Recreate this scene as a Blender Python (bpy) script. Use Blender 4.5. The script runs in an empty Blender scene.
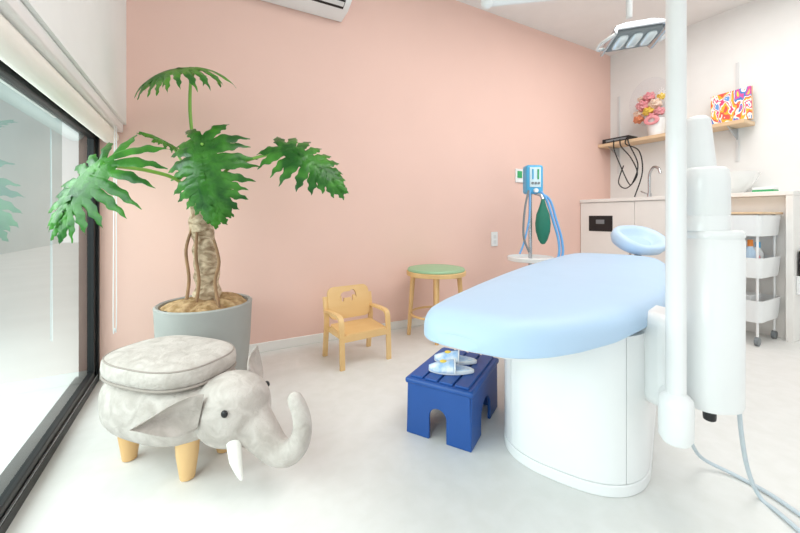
import bpy, bmesh, math, random
from mathutils import Vector, Matrix
from math import sin, cos, pi, radians
random.seed(4)
S = bpy.context.scene
COL = S.collection
FPX = 362.0; H = .8; HZ = 217.0
YAW = radians(29)
Rv = Vector((cos(YAW), -sin(YAW), 0)); Fv = Vector((sin(YAW), cos(YAW), 0))
def cw(X, Y, Z=0.0): return Rv*X + Fv*Y + Vector((0, 0, Z))
def P(u, v, Y): return cw((u-400)/FPX*Y, Y, H+(HZ-v)/FPX*Y)
def G(u, v, z=0.0):
    Y = FPX*(H-z)/(v-HZ); return cw((u-400)/FPX*Y, Y, z)
V = Vector

# ------------------------------------------------------------------ materials
def lin(h):
    h = h.lstrip('#'); c = [int(h[i:i+2], 16)/255 for i in (0, 2, 4)]
    return tuple((x/12.92 if x <= .04045 else ((x+.055)/1.055)**2.4) for x in c)+(1,)
def mat(name, hx, rough=.5, metal=0, var=0, scale=8, bump=0, bscale=150, hx2=None, coat=0, sheen=0, stretch=(1,1,1), detail=4, dist=0, bd=.01, spec=None):
    m = bpy.data.materials.new(name); m.use_nodes = True
    nt = m.node_tree; b = nt.nodes['Principled BSDF']
    b.inputs['Base Color'].default_value = lin(hx)
    b.inputs['Roughness'].default_value = rough; b.inputs['Metallic'].default_value = metal
    b.inputs['Coat Weight'].default_value = coat; b.inputs['Sheen Weight'].default_value = sheen
    if spec is not None: b.inputs['Specular IOR Level'].default_value = spec
    tc = nt.nodes.new('ShaderNodeTexCoord'); mp = nt.nodes.new('ShaderNodeMapping')
    mp.inputs['Scale'].default_value = stretch
    nt.links.new(tc.outputs['Object'], mp.inputs['Vector'])
    c1 = lin(hx); 
    if hx2: c2 = lin(hx2)
    else: c2 = tuple(max(0, c*(1-max(var, .02))) for c in c1[:3])+(1,)
    n = nt.nodes.new('ShaderNodeTexNoise'); n.inputs['Scale'].default_value = scale; n.inputs['Detail'].default_value = detail; n.inputs['Distortion'].default_value = dist
    nt.links.new(mp.outputs[0], n.inputs['Vector'])
    r = nt.nodes.new('ShaderNodeValToRGB')
    r.color_ramp.elements[0].position = .35; r.color_ramp.elements[1].position = .65
    r.color_ramp.elements[0].color = c2; r.color_ramp.elements[1].color = c1
    nt.links.new(n.outputs['Fac'], r.inputs['Fac']); nt.links.new(r.outputs['Color'], b.inputs['Base Color'])
    if bump:
        n2 = nt.nodes.new('ShaderNodeTexNoise'); n2.inputs['Scale'].default_value = bscale; n2.inputs['Detail'].default_value = 3; n2.inputs['Distortion'].default_value = dist
        nt.links.new(mp.outputs[0], n2.inputs['Vector'])
        bp = nt.nodes.new('ShaderNodeBump'); bp.inputs['Strength'].default_value = bump; bp.inputs['Distance'].default_value = bd
        nt.links.new(n2.outputs['Fac'], bp.inputs['Height']); nt.links.new(bp.outputs['Normal'], b.inputs['Normal'])
    return m
def glass(name, tint='#EAF4F4', amt=.6, base=.05):
    m = bpy.data.materials.new(name); m.use_nodes = True; nt = m.node_tree
    for n in list(nt.nodes):
        if n.type == 'BSDF_PRINCIPLED': nt.nodes.remove(n)
    out = [n for n in nt.nodes if n.type == 'OUTPUT_MATERIAL'][0]
    t = nt.nodes.new('ShaderNodeBsdfTransparent'); t.inputs['Color'].default_value = lin(tint)
    g = nt.nodes.new('ShaderNodeBsdfGlossy'); g.inputs['Roughness'].default_value = .02
    lw = nt.nodes.new('ShaderNodeLayerWeight'); lw.inputs['Blend'].default_value = .5
    pw = nt.nodes.new('ShaderNodeMath'); pw.operation = 'POWER'; pw.inputs[1].default_value = 4
    ml = nt.nodes.new('ShaderNodeMath'); ml.operation = 'MULTIPLY_ADD'; ml.inputs[1].default_value = amt; ml.inputs[2].default_value = base
    mx = nt.nodes.new('ShaderNodeMixShader')
    nt.links.new(lw.outputs['Facing'], pw.inputs[0]); nt.links.new(pw.outputs[0], ml.inputs[0])
    nt.links.new(ml.outputs[0], mx.inputs[0]); nt.links.new(t.outputs[0], mx.inputs[1]); nt.links.new(g.outputs[0], mx.inputs[2])
    nt.links.new(mx.outputs[0], out.inputs['Surface'])
    return m
MT = dict(
 pink=mat('pink_wallpaper', '#EFCABD', .8, var=.02, scale=3, bump=.06, bscale=260),
 white_wall=mat('white_wallpaper', '#F2F2F0', .8, var=.02, bump=.06, bscale=260),
 ceiling=mat('ceiling_paper', '#F2F0EE', .85, var=.02),
 floor=mat('vinyl_floor', '#E4E3E0', .45, hx2='#DFDEDA', scale=16, detail=12, dist=.3),
 base=mat('baseboard_white', '#F4F2EE', .5),
 dark=mat('window_aluminium', '#1E2224', .4, .3),
 steel=mat('brushed_steel', '#C4C8CC', .25, .9),
 glass=glass('window_glass', '#E4F0EE', .9, .12),
 bubble=glass('clear_film', '#FDFDFE', .12, .015),
 cream=mat('blind_fabric', '#F5F0E8', .8),
 terrace=mat('terrace_concrete', '#E2E4E1', .8, var=.05, scale=2),
 outwall=mat('neighbour_wall', '#B4C6C5', .8, var=.08, scale=.8),
 white=mat('white_plastic', '#F0F1F1', .3, var=.01, coat=.2),
 offwhite=mat('off_white_plastic', '#DFE0E0', .35),
 laminate=mat('white_laminate', '#F2EFEB', .45),
 black=mat('black_plastic', '#17181A', .4),
 grey=mat('grey_plastic', '#7F8588', .45),
 lightblue=mat('light_blue_vinyl', '#B8D3ED', .5, var=.02, bump=.03, bscale=300),
 paleblue=mat('pale_blue_vinyl', '#C4DBF2', .45, var=.02),
 navy=mat('blue_plastic', '#1F529C', .42, var=.05),
 wood=mat('pale_wood', '#EBC48C', .5, hx2='#DDB076', scale=6, stretch=(1, 1, .15)),
 ply=mat('birch_plywood', '#EFCB94', .5, hx2='#E3B97E', scale=7, stretch=(.2, 1, 1)),
 shelfwood=mat('shelf_wood', '#E6C9A6', .55, hx2='#D7B68F', scale=6, stretch=(1, .1, 1)),
 green_seat=mat('green_vinyl', '#9BBF98', .5, var=.03),
 suede=mat('grey_suede', '#CAC2BB', .85, hx2='#B2A9A1', scale=18, detail=12, bump=.4, bscale=50, sheen=.2, dist=.9),
 suede_in=mat('ear_lining', '#BFB6AF', .85, hx2='#A9A098', scale=20, detail=10, bump=.3, bscale=60, dist=.8),
 piping=mat('suede_piping', '#A1978F', .85),
 tusk=mat('white_felt', '#F4F2EC', .8),
 concrete=mat('grey_planter', '#A6A7A3', .75, var=.06, scale=10, bump=.1, bscale=80),
 burlap=mat('burlap', '#C2A27A', .9, hx2='#98794F', scale=40, bump=.6, bscale=120),
 trunk=mat('trunk_bark', '#DCC8AB', .85, hx2='#8A7054', scale=20, detail=6, bump=.6, bscale=45, stretch=(1, 1, 1.8), dist=.8),
 root=mat('aerial_root', '#9C7A5A', .85, var=.3, scale=20),
 leaf=mat('leaf_green', '#43872B', .30, hx2='#1A5518', scale=12, bump=.25, bscale=40, dist=.6, spec=.35),
 leaf2=mat('leaf_light', '#5F9F33', .30, hx2='#2B7024', scale=12, bump=.25, bscale=40, dist=.6, spec=.35),
 petiole=mat('petiole_green', '#86B84F', .4, var=.1),
 medblue=mat('medical_blue', '#4FB0E0', .35),
 screen=mat('pale_panel', '#D7EBF2', .3),
 baggreen=mat('green_rubber', '#1E7A63', .5, var=.15),
 hoseblue=mat('blue_hose', '#6FAEE6', .45),
 hosewhite=mat('hose_grey', '#C3CDD4', .45),
 green=mat('green_card', '#3FAE6B', .5),
 slip=mat('slipper_white', '#EEF1F4', .7, var=.03),
 slipblue=mat('slipper_blue', '#E8F0F7', .7, hx2='#9CC4EA', scale=34),
 yellow=mat('yellow_patch', '#F0CF58', .7),
 pinkflower=mat('pink_flower', '#F3B4B6', .85, hx2='#E88E98', scale=40),
 creamflower=mat('cream_flower', '#F7E6D4', .85, hx2='#F0CDB4', scale=40),
 orange=mat('orange_plastic', '#EE8A35', .5),
 red=mat('peach_flower', '#F09A72', .8, var=.2, scale=40),
 bottle=mat('clear_blue_plastic', '#BFD7EC', .3),
 ceram=mat('white_ceramic', '#F6F6F4', .12, coat=.5),
 lens=mat('lamp_lens', '#DDE6EA', .08, .5),
)
# painting: broad strokes of bright colour on white
def paint_mat():
    m = bpy.data.materials.new('bright_painting'); m.use_nodes = True; nt = m.node_tree
    b = nt.nodes['Principled BSDF']; b.inputs['Roughness'].default_value = .6
    tc = nt.nodes.new('ShaderNodeTexCoord'); mp = nt.nodes.new('ShaderNodeMapping'); mp.inputs['Rotation'].default_value = (radians(38), 0, 0); mp.inputs['Scale'].default_value = (1, 2.2, .9)
    n = nt.nodes.new('ShaderNodeTexNoise'); n.inputs['Scale'].default_value = 6.5; n.inputs['Detail'].default_value = 2.2; n.inputs['Distortion'].default_value = .3
    r = nt.nodes.new('ShaderNodeValToRGB'); r.color_ramp.interpolation = 'CONSTANT'
    cols = ['#F4F1EC', '#6C9FDC', '#F6F2EC', '#E0487E', '#F6F0E8', '#F0B32E', '#E2574A', '#F6F0E8', '#3E7FC6', '#D94F9B', '#F3D34A', '#F4F1EC', '#5CB07A']
    cr = r.color_ramp; cr.elements[0].color = lin(cols[0]); cr.elements[0].position = 0; cr.elements[1].position = .28; cr.elements[1].color = lin(cols[1])
    for i, c in enumerate(cols[2:]):
        e = cr.elements.new(.325+i*.04); e.color = lin(c)
    nt.links.new(tc.outputs['Object'], mp.inputs[0]); nt.links.new(mp.outputs[0], n.inputs['Vector']); nt.links.new(n.outputs['Fac'], r.inputs['Fac']); nt.links.new(r.outputs['Color'], b.inputs['Base Color'])
    return m
MT['paint'] = paint_mat()

# ------------------------------------------------------------------ mesh helpers
def box(bm, c, s, rz=0, M=None):
    r = bmesh.ops.create_cube(bm, size=1)
    T = Matrix.Translation(V(c)) @ Matrix.Rotation(rz, 4, 'Z') @ Matrix.Diagonal((s[0], s[1], s[2], 1))
    if M is not None: T = M @ T
    bmesh.ops.transform(bm, matrix=T, verts=r['verts'])
def box2(bm, a, b): box(bm, [(a[i]+b[i])/2 for i in range(3)], [abs(b[i]-a[i]) for i in range(3)])
def smooth_pts(pts, k=6):
    pts = [V(p) for p in pts]
    if len(pts) < 3 or k < 2: return pts
    out = []
    for i in range(len(pts)-1):
        p0 = pts[max(i-1, 0)]; p1 = pts[i]; p2 = pts[i+1]; p3 = pts[min(i+2, len(pts)-1)]
        for j in range(k):
            t = j/k
            out.append(.5*((2*p1)+(p2-p0)*t+(2*p0-5*p1+4*p2-p3)*t*t+(3*p1-p0-3*p2+p3)*t**3))
    out.append(pts[-1]); return out
def tube(bm, pts, r, n=12, k=1, round_ends=False):
    raw = [V(p) for p in pts]
    rs = list(r) if isinstance(r, (list, tuple)) else [r]*len(raw)
    if k > 1:
        p2 = smooth_pts(raw, k); m = len(raw)-1; r2 = []
        for i in range(len(p2)):
            t = i/(len(p2)-1)*m; a = min(int(t), m-1); f = t-a; r2.append(rs[a]*(1-f)+rs[a+1]*f)
        raw, rs = p2, r2
    if round_ends:
        d0 = (raw[0]-raw[1]).normalized(); d1 = (raw[-1]-raw[-2]).normalized()
        a = []; ra = []
        for q in (80, 50, 25): a.append(raw[0]+d0*rs[0]*sin(radians(q))); ra.append(rs[0]*cos(radians(q)))
        b = []; rb = []
        for q in (25, 50, 80): b.append(raw[-1]+d1*rs[-1]*sin(radians(q))); rb.append(rs[-1]*cos(radians(q)))
        raw = a+raw+b; rs = ra+rs+rb
    rings = []; up = None
    for i, p in enumerate(raw):
        d = (raw[min(i+1, len(raw)-1)]-raw[max(i-1, 0)])
        if d.length < 1e-9: d = V((0, 0, 1))
        d.normalize()
        if up is None:
            up = V((0, 0, 1)) if abs(d.z) < .9 else V((1, 0, 0))
        x = (up - d*up.dot(d)).normalized(); up = x; y = d.cross(x)
        rings.append([bm.verts.new(p+(x*cos(2*pi*j/n)+y*sin(2*pi*j/n))*rs[i]) for j in range(n)])
    for a, b in zip(rings, rings[1:]):
        for j in range(n): bm.faces.new((a[j], a[(j+1) % n], b[(j+1) % n], b[j]))
    bm.faces.new(rings[0][::-1]); bm.faces.new(rings[-1])
def lathe(bm, prof, c=(0, 0, 0), n=32, M=None, sx=1, sy=1, close=True):
    rings = []; c = V(c)
    for r, z in prof:
        vs = []
        for j in range(n):
            p = V((r*cos(2*pi*j/n)*sx, r*sin(2*pi*j/n)*sy, z))
            if M is not None: p = M @ p
            vs.append(bm.verts.new(p+c))
        rings.append(vs)
    for a, b in zip(rings, rings[1:]):
        for j in range(n): bm.faces.new((a[j], a[(j+1) % n], b[(j+1) % n], b[j]))
    if close: bm.faces.new(rings[0][::-1]); bm.faces.new(rings[-1])
def spow(x, e): return math.copysign(abs(x)**e, x)
def selli(bm, c, s, e1=1, e2=1, nu=32, nv=16, M=None):
    c = V(c); rings = []
    def tr(p): return (M @ p if M is not None else p)+c
    for i in range(1, nv):
        h = -pi/2+pi*i/nv
        rings.append([bm.verts.new(tr(V((s[0]*spow(cos(h), e1)*spow(cos(w), e2), s[1]*spow(cos(h), e1)*spow(sin(w), e2), s[2]*spow(sin(h), e1))))) for w in [2*pi*j/nu for j in range(nu)]])
    bo = bm.verts.new(tr(V((0, 0, -s[2])))); to = bm.verts.new(tr(V((0, 0, s[2]))))
    for a, b in zip(rings, rings[1:]):
        for j in range(nu): bm.faces.new((a[j], a[(j+1) % nu], b[(j+1) % nu], b[j]))
    for j in range(nu):
        bm.faces.new((bo, rings[0][(j+1) % nu], rings[0][j])); bm.faces.new((to, rings[-1][j], rings[-1][(j+1) % nu]))
def prism(bm, poly, t, M):
    a = [bm.verts.new(M @ V((x, y, 0))) for x, y in poly]; b = [bm.verts.new(M @ V((x, y, t))) for x, y in poly]
    n = len(poly); bm.faces.new(a[::-1]); bm.faces.new(b)
    for i in range(n): bm.faces.new((a[i], a[(i+1) % n], b[(i+1) % n], b[i]))
def torus(bm, R, r, M, n=40, m=12, sx=1, sy=1, c=(0,0,0)):
    rings = []
    for i in range(n):
        a = 2*pi*i/n
        rings.append([bm.verts.new(M @ V(((R+r*cos(b))*cos(a)*sx, (R+r*cos(b))*sin(a)*sy, r*sin(b)))) for b in [2*pi*j/m for j in range(m)]])
    for i in range(n):
        A = rings[i]; B = rings[(i+1) % n]
        for j in range(m): bm.faces.new((A[j], B[j], B[(j+1) % m], A[(j+1) % m]))
INV = {}
def thing(name, label, cat, loc=(0, 0, 0), rz=0, group=None):
    o = bpy.data.objects.new(name, None); COL.objects.link(o); o.empty_display_size = .05
    o.location = loc; o.rotation_euler = (0, 0, rz)
    INV[o.name] = (Matrix.Translation(V(loc)) @ Matrix.Rotation(rz, 4, 'Z')).inverted()
    o['label'] = label; o['category'] = cat
    if group: o['group'] = group
    return o
def NB(): return bmesh.new()
def obj(name, bm, m, parent=None, root=None, smooth=True, bevel=0, sub=0, ang=40, seg=2, label=None):
    """root given: bm is in world coordinates, brought into root's frame."""
    if root is not None: bmesh.ops.transform(bm, matrix=INV[root.name], verts=bm.verts)
    bmesh.ops.recalc_face_normals(bm, faces=bm.faces)
    me = bpy.data.meshes.new(name); bm.to_mesh(me); bm.free()
    if smooth:
        me.shade_smooth(); me.set_sharp_from_angle(angle=radians(ang))
    o = bpy.data.objects.new(name, me); COL.objects.link(o)
    me.materials.append(MT[m] if isinstance(m, str) else m)
    if parent is not None: o.parent = parent
    if bevel:
        b = o.modifiers.new('bevel', 'BEVEL'); b.width = bevel; b.segments = seg; b.limit_method = 'ANGLE'; b.angle_limit = radians(40)
    if sub:
        s = o.modifiers.new('sub', 'SUBSURF'); s.levels = sub; s.render_levels = sub
    if label: o['label'] = label
    return o
def solo(name, bm, m, label, cat, loc, group=None, **k):
    bmesh.ops.translate(bm, vec=-V(loc), verts=bm.verts)
    o = obj(name, bm, m, **k); o.location = loc; o['label'] = label; o['category'] = cat
    if group: o['group'] = group
    return o
def struct(name, bm, m, parent=None, **k):
    o = obj(name, bm, m, parent, **k)
    if parent is None: o['kind'] = 'structure'
    return o

# ------------------------------------------------------------------ room
YB = 2.28; XR = 3.82; ZC = 2.507; XL = -.324; XW = -.43; LZ = 1.267
bm = NB(); box2(bm, (-.53, -2.6, -.08), (XR+.12, YB+.12, 0)); struct('floor', bm, 'floor', smooth=False)
bm = NB(); box2(bm, (-.6, -2.6, ZC), (XR+.12, YB+.12, ZC+.1)); struct('ceiling', bm, 'ceiling', smooth=False)
bm = NB(); box2(bm, (-.505, YB, 0), (XR+.12, YB+.12, ZC)); struct('wall_back', bm, 'pink', smooth=False)
bm = NB(); box2(bm, (XR, -2.6, 0), (XR+.12, YB, ZC)); struct('wall_right', bm, 'white_wall', smooth=False)
bm = NB(); box2(bm, (-.6, -2.6, LZ), (XL, YB, ZC)); struct('wall_left', bm, 'white_wall', smooth=False)
bm = NB(); box2(bm, (XW, YB-.012, 0), (3.30, YB, .055)); struct('baseboard_back', bm, 'base', smooth=False, bevel=.003)
# window: frame, track, sashes
bm = NB()
box2(bm, (-.51, -2.6, 1.205), (XW, YB, LZ)); box2(bm, (-.505, YB-.02, 0), (XW, YB, LZ)); box2(bm, (-.52, -2.6, 0), (XW, YB, .03))
w = struct('window_1', bm, 'dark', smooth=False)
def sash(x, y0, y1, tag):
    bm = NB()
    for ya, yb in ((y0, y0+.035), (y1-.035, y1)): box2(bm, (x-.012, ya, .03), (x+.012, yb, 1.205))
    box2(bm, (x-.012, y0, .03), (x+.012, y1, .06)); box2(bm, (x-.012, y0, 1.175), (x+.012, y1, 1.205))
    s = obj('window_sash', bm, 'dark', w, smooth=False, bevel=.003)
    bm = NB(); vs = [bm.verts.new(p) for p in ((x, y0+.03, .055), (x, y1-.03, .055), (x, y1-.03, 1.18), (x, y0+.03, 1.18))]; bm.faces.new(vs)
    o = obj('window_pane', bm, 'glass', s, smooth=False)
sash(-.452, .42, YB-.022, 1); sash(-.486, -1.9, .46, 2)
bm = NB(); box2(bm, (-.471, -2.6, .03), (-.467, YB-.03, .040)); obj('window_track', bm, 'steel', w, smooth=False)
bm = NB(); box2(bm, (-.437, -2.6, .03), (-.432, YB-.03, .036)); obj('window_track', bm, 'steel', w, smooth=False)
# outside
bm = NB(); box2(bm, (-9, -8, -.12), (-.53, 16, -.06)); struct('terrace', bm, 'terrace', smooth=False)
bm = NB(); box2(bm, (-4.2, -6, -.06), (-4.0, 16, 4)); struct('wall_outside', bm, 'outwall', smooth=False)

# roller blind
t = thing('roller_blind', 'white roller blind rolled up in its case over the window', 'blind', (-.378, 0, 1.16))
bm = NB(); box2(bm, (-.425, -2.4, 1.222), (-.334, YB-.012, LZ)); obj('blind_case', bm, 'white', t, root=t, bevel=.006)
bm = NB(); tube(bm, [(-.385, -2.38, 1.196), (-.385, YB-.03, 1.196)], .036, 20); obj('fabric_roll', bm, 'cream', t, root=t)
bm = NB(); tube(bm, [(-.342, 2.1, 1.225), (-.345, 2.1, .75), (-.347, 2.1, .30), (-.343, 2.108, .285), (-.338, 2.116, .30), (-.338, 2.116, .75), (-.338, 2.116, 1.225)], .0022, 6, 3); obj('pull_cord', bm, 'white', t, root=t)

# air conditioner
t = thing('air_conditioner', 'white wall air conditioner high on the pink wall', 'air conditioner', (.44, YB, 2.08))
pr = [(2.275, 2.08), (2.275, 2.38), (2.09, 2.38), (2.055, 2.35), (2.05, 2.17), (2.075, 2.125), (2.15, 2.09)]
bm = NB()
a = [bm.verts.new((.03, y, z)) for y, z in pr]; b = [bm.verts.new((.82, y, z)) for y, z in pr]
bm.faces.new(a); bm.faces.new(b[::-1])
for i in range(len(pr)): bm.faces.new((a[i], a[(i+1) % len(pr)], b[(i+1) % len(pr)], b[i]))
body = obj('housing', bm, 'white', t, root=t, bevel=.008)
Mo = Matrix.Translation((.43, 2.113, 2.1055)) @ Matrix.Rotation(radians(-25), 4, 'X')
bm = NB(); box(bm, (0, 0, 0), (.70, .06, .006), M=Mo); obj('air_outlet', bm, 'black', t, root=t)
bm = NB(); box(bm, (0, -.004, -.006), (.69, .030, .004), M=Mo); obj('louver', bm, 'offwhite', t, root=t, bevel=.001)

# ------------------------------------------------------------------ potted plant
pc = cw(-.925, 1.72)
plant = thing('potted_philodendron', 'tall philodendron with split leaves in a grey round pot by the window', 'potted plant', (pc.x, pc.y, 0))
bm = NB(); lathe(bm, [(.13, 0), (.165, .004), (.182, .05), (.197, .2), (.205, .378), (.207, .392), (.199, .398), (.188, .394), (.184, .34), (.176, .31)], n=56); obj('pot', bm, 'concrete', plant)
# burlap sheet laid over the soil, with folds
bm = NB()
n = 120; prev = None; NR = 16
for i in range(NR+1):
    q = i/NR; r = .05+.133*q; ring = []
    for j in range(n):
        a = 2*pi*j/n
        fold = abs(sin(4.5*a+1.2+.8*sin(2*a)+q*1.2))**.6
        fold2 = abs(sin(7*a+2.0*q+sin(3*a)))
        z = .376+.034*(1-q)**.8+(.026*fold+.012*fold2)*(.35+.65*q)-.024*q**3+.009*sin(2*a)
        ring.append(bm.verts.new((r*cos(a+.10*q*sin(5*a)), r*sin(a+.10*q*sin(5*a)), z)))
    if prev:
        for j in range(n): bm.faces.new((prev[j], prev[(j+1) % n], ring[(j+1) % n], ring[j]))
    else: bm.faces.new(ring)
    prev = ring
obj('burlap_cover', bm, 'burlap', plant, ang=80)
bm = NB(); pts = []; rs = []
for i in range(91):
    tt = i/90; p = P(206-4*tt+2.5*sin(5*tt), 310-112*tt, 1.72); pts.append(p)
    rs.append(.058-.012*tt+.0030*sin(tt*48)+.003*sin(tt*19))
tube(bm, pts, rs, 28)
for v in bm.verts:
    v.co += V((sin(v.co.z*60+v.co.x*70), sin(v.co.z*50+v.co.y*80+1), 0))*.0035
obj('trunk', bm, 'trunk', plant, root=plant, ang=60)
for pts in ([P(193, 226, 1.68), P(186, 250, 1.655), P(189, 280, 1.65), P(185, 308, 1.63)], [P(214, 240, 1.68), P(219, 262, 1.65), P(215, 282, 1.65), P(219, 308, 1.63)], [P(197, 232, 1.66), P(196, 256, 1.65), P(199, 282, 1.645), P(195, 308, 1.63)]):
    bm = NB(); tube(bm, pts, [.006, .007, .007, .008], 10, 6); obj('aerial_root', bm, 'root', plant, root=plant)

def leaf_bm(L, W, droop, lat, seed, nl=10, zd=.08):
    rnd = random.Random(seed); bm = NB()
    def strip(rows):
        prev = None
        for row in rows:
            vs = [bm.verts.new(p) for p in row]
            if prev:
                for a in range(len(row)-1): bm.faces.new((prev[a], prev[a+1], vs[a+1], vs[a]))
            prev = vs
    rows = []
    for i in range(15):
        s = i/14; x = -.08*L+s*1.04*L; hb = W*.19*(max(0, sin(pi*min(1, .12+.88*s)))**.7)*(1-.4*s); bk = .05*L*(1 if s < .1 else 0)
        rows.append([V((x-bk, -hb, -.006)), V((x, -hb*.5, .004)), V((x, 0, -.004)), V((x, hb*.5, .004)), V((x-bk, hb, -.006))])
    strip(rows)
    for side in (-1, 1):
        for i in range(nl):
            tq = i/(nl-1); m = L*(-.04+.88*tq); al = radians(160-138*tq**.8+rnd.uniform(-4, 4))
            ln = W*.5*((.86+.26*sin(pi*min(1, tq*1.1+.12))) if tq < .85 else .68)*(1-.34*tq)*rnd.uniform(.93, 1.08)
            wd = L*.050*(1-.25*tq)*rnd.uniform(.9, 1.12); zz = rnd.uniform(-.006, .006); ph = rnd.uniform(0, 6)
            p = V((m, 0, zz)); rows = []; N = 20
            for j in range(N+1):
                s = j/N; aa = al-radians(26)*s*(1 if tq < .9 else .3)
                d = V((cos(aa), side*sin(aa), 0)); q = V((-sin(aa)*side, cos(aa), 0))
                wv = wd*(.80+.85*sin(pi*s**1.2*.95))*(1-s**4)+.0006
                tooth = .46*max(0, s-.3)/.7
                w1 = wv*(1+tooth*spow(sin(s*24+ph), .7)); w2 = wv*(1+tooth*spow(sin(s*24+ph+2.4), .7))
                zr = -zd*ln*s*s; ru = .14*wd*sin(s*12+ph)
                rows.append([p-q*w1+V((0, 0, zr-.22*wv+ru)), p+V((0, 0, zr+.14*wv)), p+q*w2+V((0, 0, zr-.22*wv-ru))])
                p = p+d*(ln/N)
            strip(rows)
    k = droop/L
    for v in bm.verts:
        x, y, z = v.co; z -= lat*y*y/W
        v.co = V((sin(k*x)/k+z*sin(k*x), y, -(1-cos(k*x))/k+z*cos(k*x)))
    return bm
def leaf(at, tip, nrm, L, W, droop, lat, seed, m='leaf', **kw):
    x = (tip-at).normalized(); z = (nrm-x*nrm.dot(x)).normalized(); y = z.cross(x)
    M = Matrix(((x.x, y.x, z.x, at.x), (x.y, y.y, z.y, at.y), (x.z, y.z, z.z, at.z), (0, 0, 0, 1)))
    bm = leaf_bm(L, W, droop, lat, seed, **kw); bmesh.ops.transform(bm, matrix=M, verts=bm.verts)
    return obj('leaf', bm, m, plant, root=plant, ang=80)
def petiole(pts, r=.0075):
    bm = NB(); tube(bm, pts, [r*1.5]+[r]*(len(pts)-2)+[r*.8], 10, 6); obj('petiole', bm, 'petiole', plant, root=plant)
up = V((0, 0, 1)); toc = -Fv
petiole([P(200, 205, 1.72), P(194, 150, 1.74), P(190, 110, 1.72), P(191, 72, 1.68)])
leaf(P(193, 68, 1.68), P(152, 66, 1.58), up+toc*.45, .24, .42, .8, .7, 1, 'leaf2')
petiole([P(200, 208, 1.70), P(180, 182, 1.6), P(150, 171, 1.4), P(104, 165, 1.16)])
leaf(P(104, 163, 1.16), P(66, 196, 1.10), up*.5+toc*.85-Rv*.1, .25, .36, .5, .5, 2)
petiole([P(205, 208, 1.70), P(208, 180, 1.70), P(204, 150, 1.62), P(202, 144, 1.56)])
leaf(P(202, 148, 1.56), P(203, 200, 1.48), toc+up*.55, .34, .40, .9, .9, 3, nl=12)
petiole([P(208, 208, 1.70), P(222, 175, 1.68), P(245, 161, 1.66), P(288, 150, 1.64)])
leaf(P(289, 149, 1.64), P(340, 173, 1.60), up*.7+toc*.7, .33, .32, .7, .6, 4)
petiole([P(198, 206, 1.74), P(188, 175, 1.78), P(178, 155, 1.79), P(172, 146, 1.78)], .006)
leaf(P(172, 146, 1.78), P(150, 132, 1.70), up+toc*.6, .15, .13, .4, .6, 5, 'leaf2')
petiole([P(204, 206, 1.74), P(200, 180, 1.76), P(192, 150, 1.76)], .007)

# ------------------------------------------------------------------ elephant stool
ec = cw(-.75, 1.22); eh = math.atan2(-.752, .659)
el = thing('elephant_stool', 'grey suede elephant shaped stool with wooden feet by the window', 'stool', (ec.x, ec.y, 0), eh)
el.scale = (.955, .955, .955)
bm = NB()
selli(bm, (-.02, 0, .205), (.236, .170, .110), .66, .75, 48, 24)
selli(bm, (.25, 0, .210), (.120, .114, .112), .9, .95, 40, 20)
selli(bm, (.325, 0, .175), (.062, .070, .070), 1, 1, 24, 12)
tube(bm, [(.32, 0, .185), (.37, 0, .145), (.415, 0, .112), (.460, 0, .106), (.498, 0, .134), (.518, 0, .182), (.514, 0, .236), (.492, 0, .278)], [.070, .056, .046, .039, .034, .030, .027, .024], 20, 5, True)
o = obj('body', bm, 'suede', el)
rm = o.modifiers.new('remesh', 'REMESH'); rm.mode = 'VOXEL'; rm.voxel_size = .007; rm.use_smooth_shade = True
sm = o.modifiers.new('smooth', 'SMOOTH'); sm.factor = .5; sm.iterations = 5
bm = NB(); selli(bm, (-.03, 0, .330), (.218, .162, .046), .55, .72, 48, 16); lid = obj('seat_cushion', bm, 'suede', el)
def seam(z, a, b_, e): return [V((-.03+a*spow(cos(w), e), b_*spow(sin(w), e), z)) for w in [2*pi*j/64 for j in range(65)]]
bm = NB(); tube(bm, seam(.357, .209, .154, .72), .003, 8); obj('piping', bm, 'piping', lid)
bm = NB(); tube(bm, seam(.301, .214, .158, .72), .0045, 8); obj('piping', bm, 'piping', lid)
def flap(A, B, Cc, th, bulge, fat=.38):
    # curved pointed flap A (front top) B (tip) C (front bottom)
    A, B, Cc = V(A), V(B), V(Cc); nrm = (B-A).cross(Cc-A).normalized(); bm = NB(); N = 12; g = []
    for side in (1, -1):
        rows = []
        for i in range(N+1):
            s = i/N; row = []
            wdt = (1-s**1.4)
            mid = (A+Cc)/2*(1-s)+B*s
            for j in range(N+1):
                q = (j/N-.5)
                p = mid+(A-Cc)*q*wdt*(1+fat*sin(pi*s))
                edge = (1-(2*q)**4)*(1-s**6)
                row.append(p+nrm*(bulge*sin(pi*s)*(1-3.2*abs(q)**1.5)+side*th*(.3+.7*edge)))
            rows.append([bm.verts.new(p) for p in row])
        for a, b in zip(rows, rows[1:]):
            for j in range(N): bm.faces.new((a[j], a[j+1], b[j+1], b[j]))
        g.append(rows)
    T, Bt = g
    for j in range(N):
        bm.faces.new((T[0][j], T[0][j+1], Bt[0][j+1], Bt[0][j])); bm.faces.new((T[N][j], T[N][j+1], Bt[N][j+1], Bt[N][j]))
    for i in range(N):
        for j in (0, N): bm.faces.new((T[i][j], T[i+1][j], Bt[i+1][j], Bt[i][j]))
    return bm
obj('ear', flap((.235, -.100, .296), (.135, -.252, .252), (.226, -.118, .200), .009, -.034), 'suede_in', el, ang=80)
obj('ear', flap((.255, .06, .312), (.195, .175, .352), (.27, .110, .240), .008, .015), 'suede_in', el, ang=80)
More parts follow.
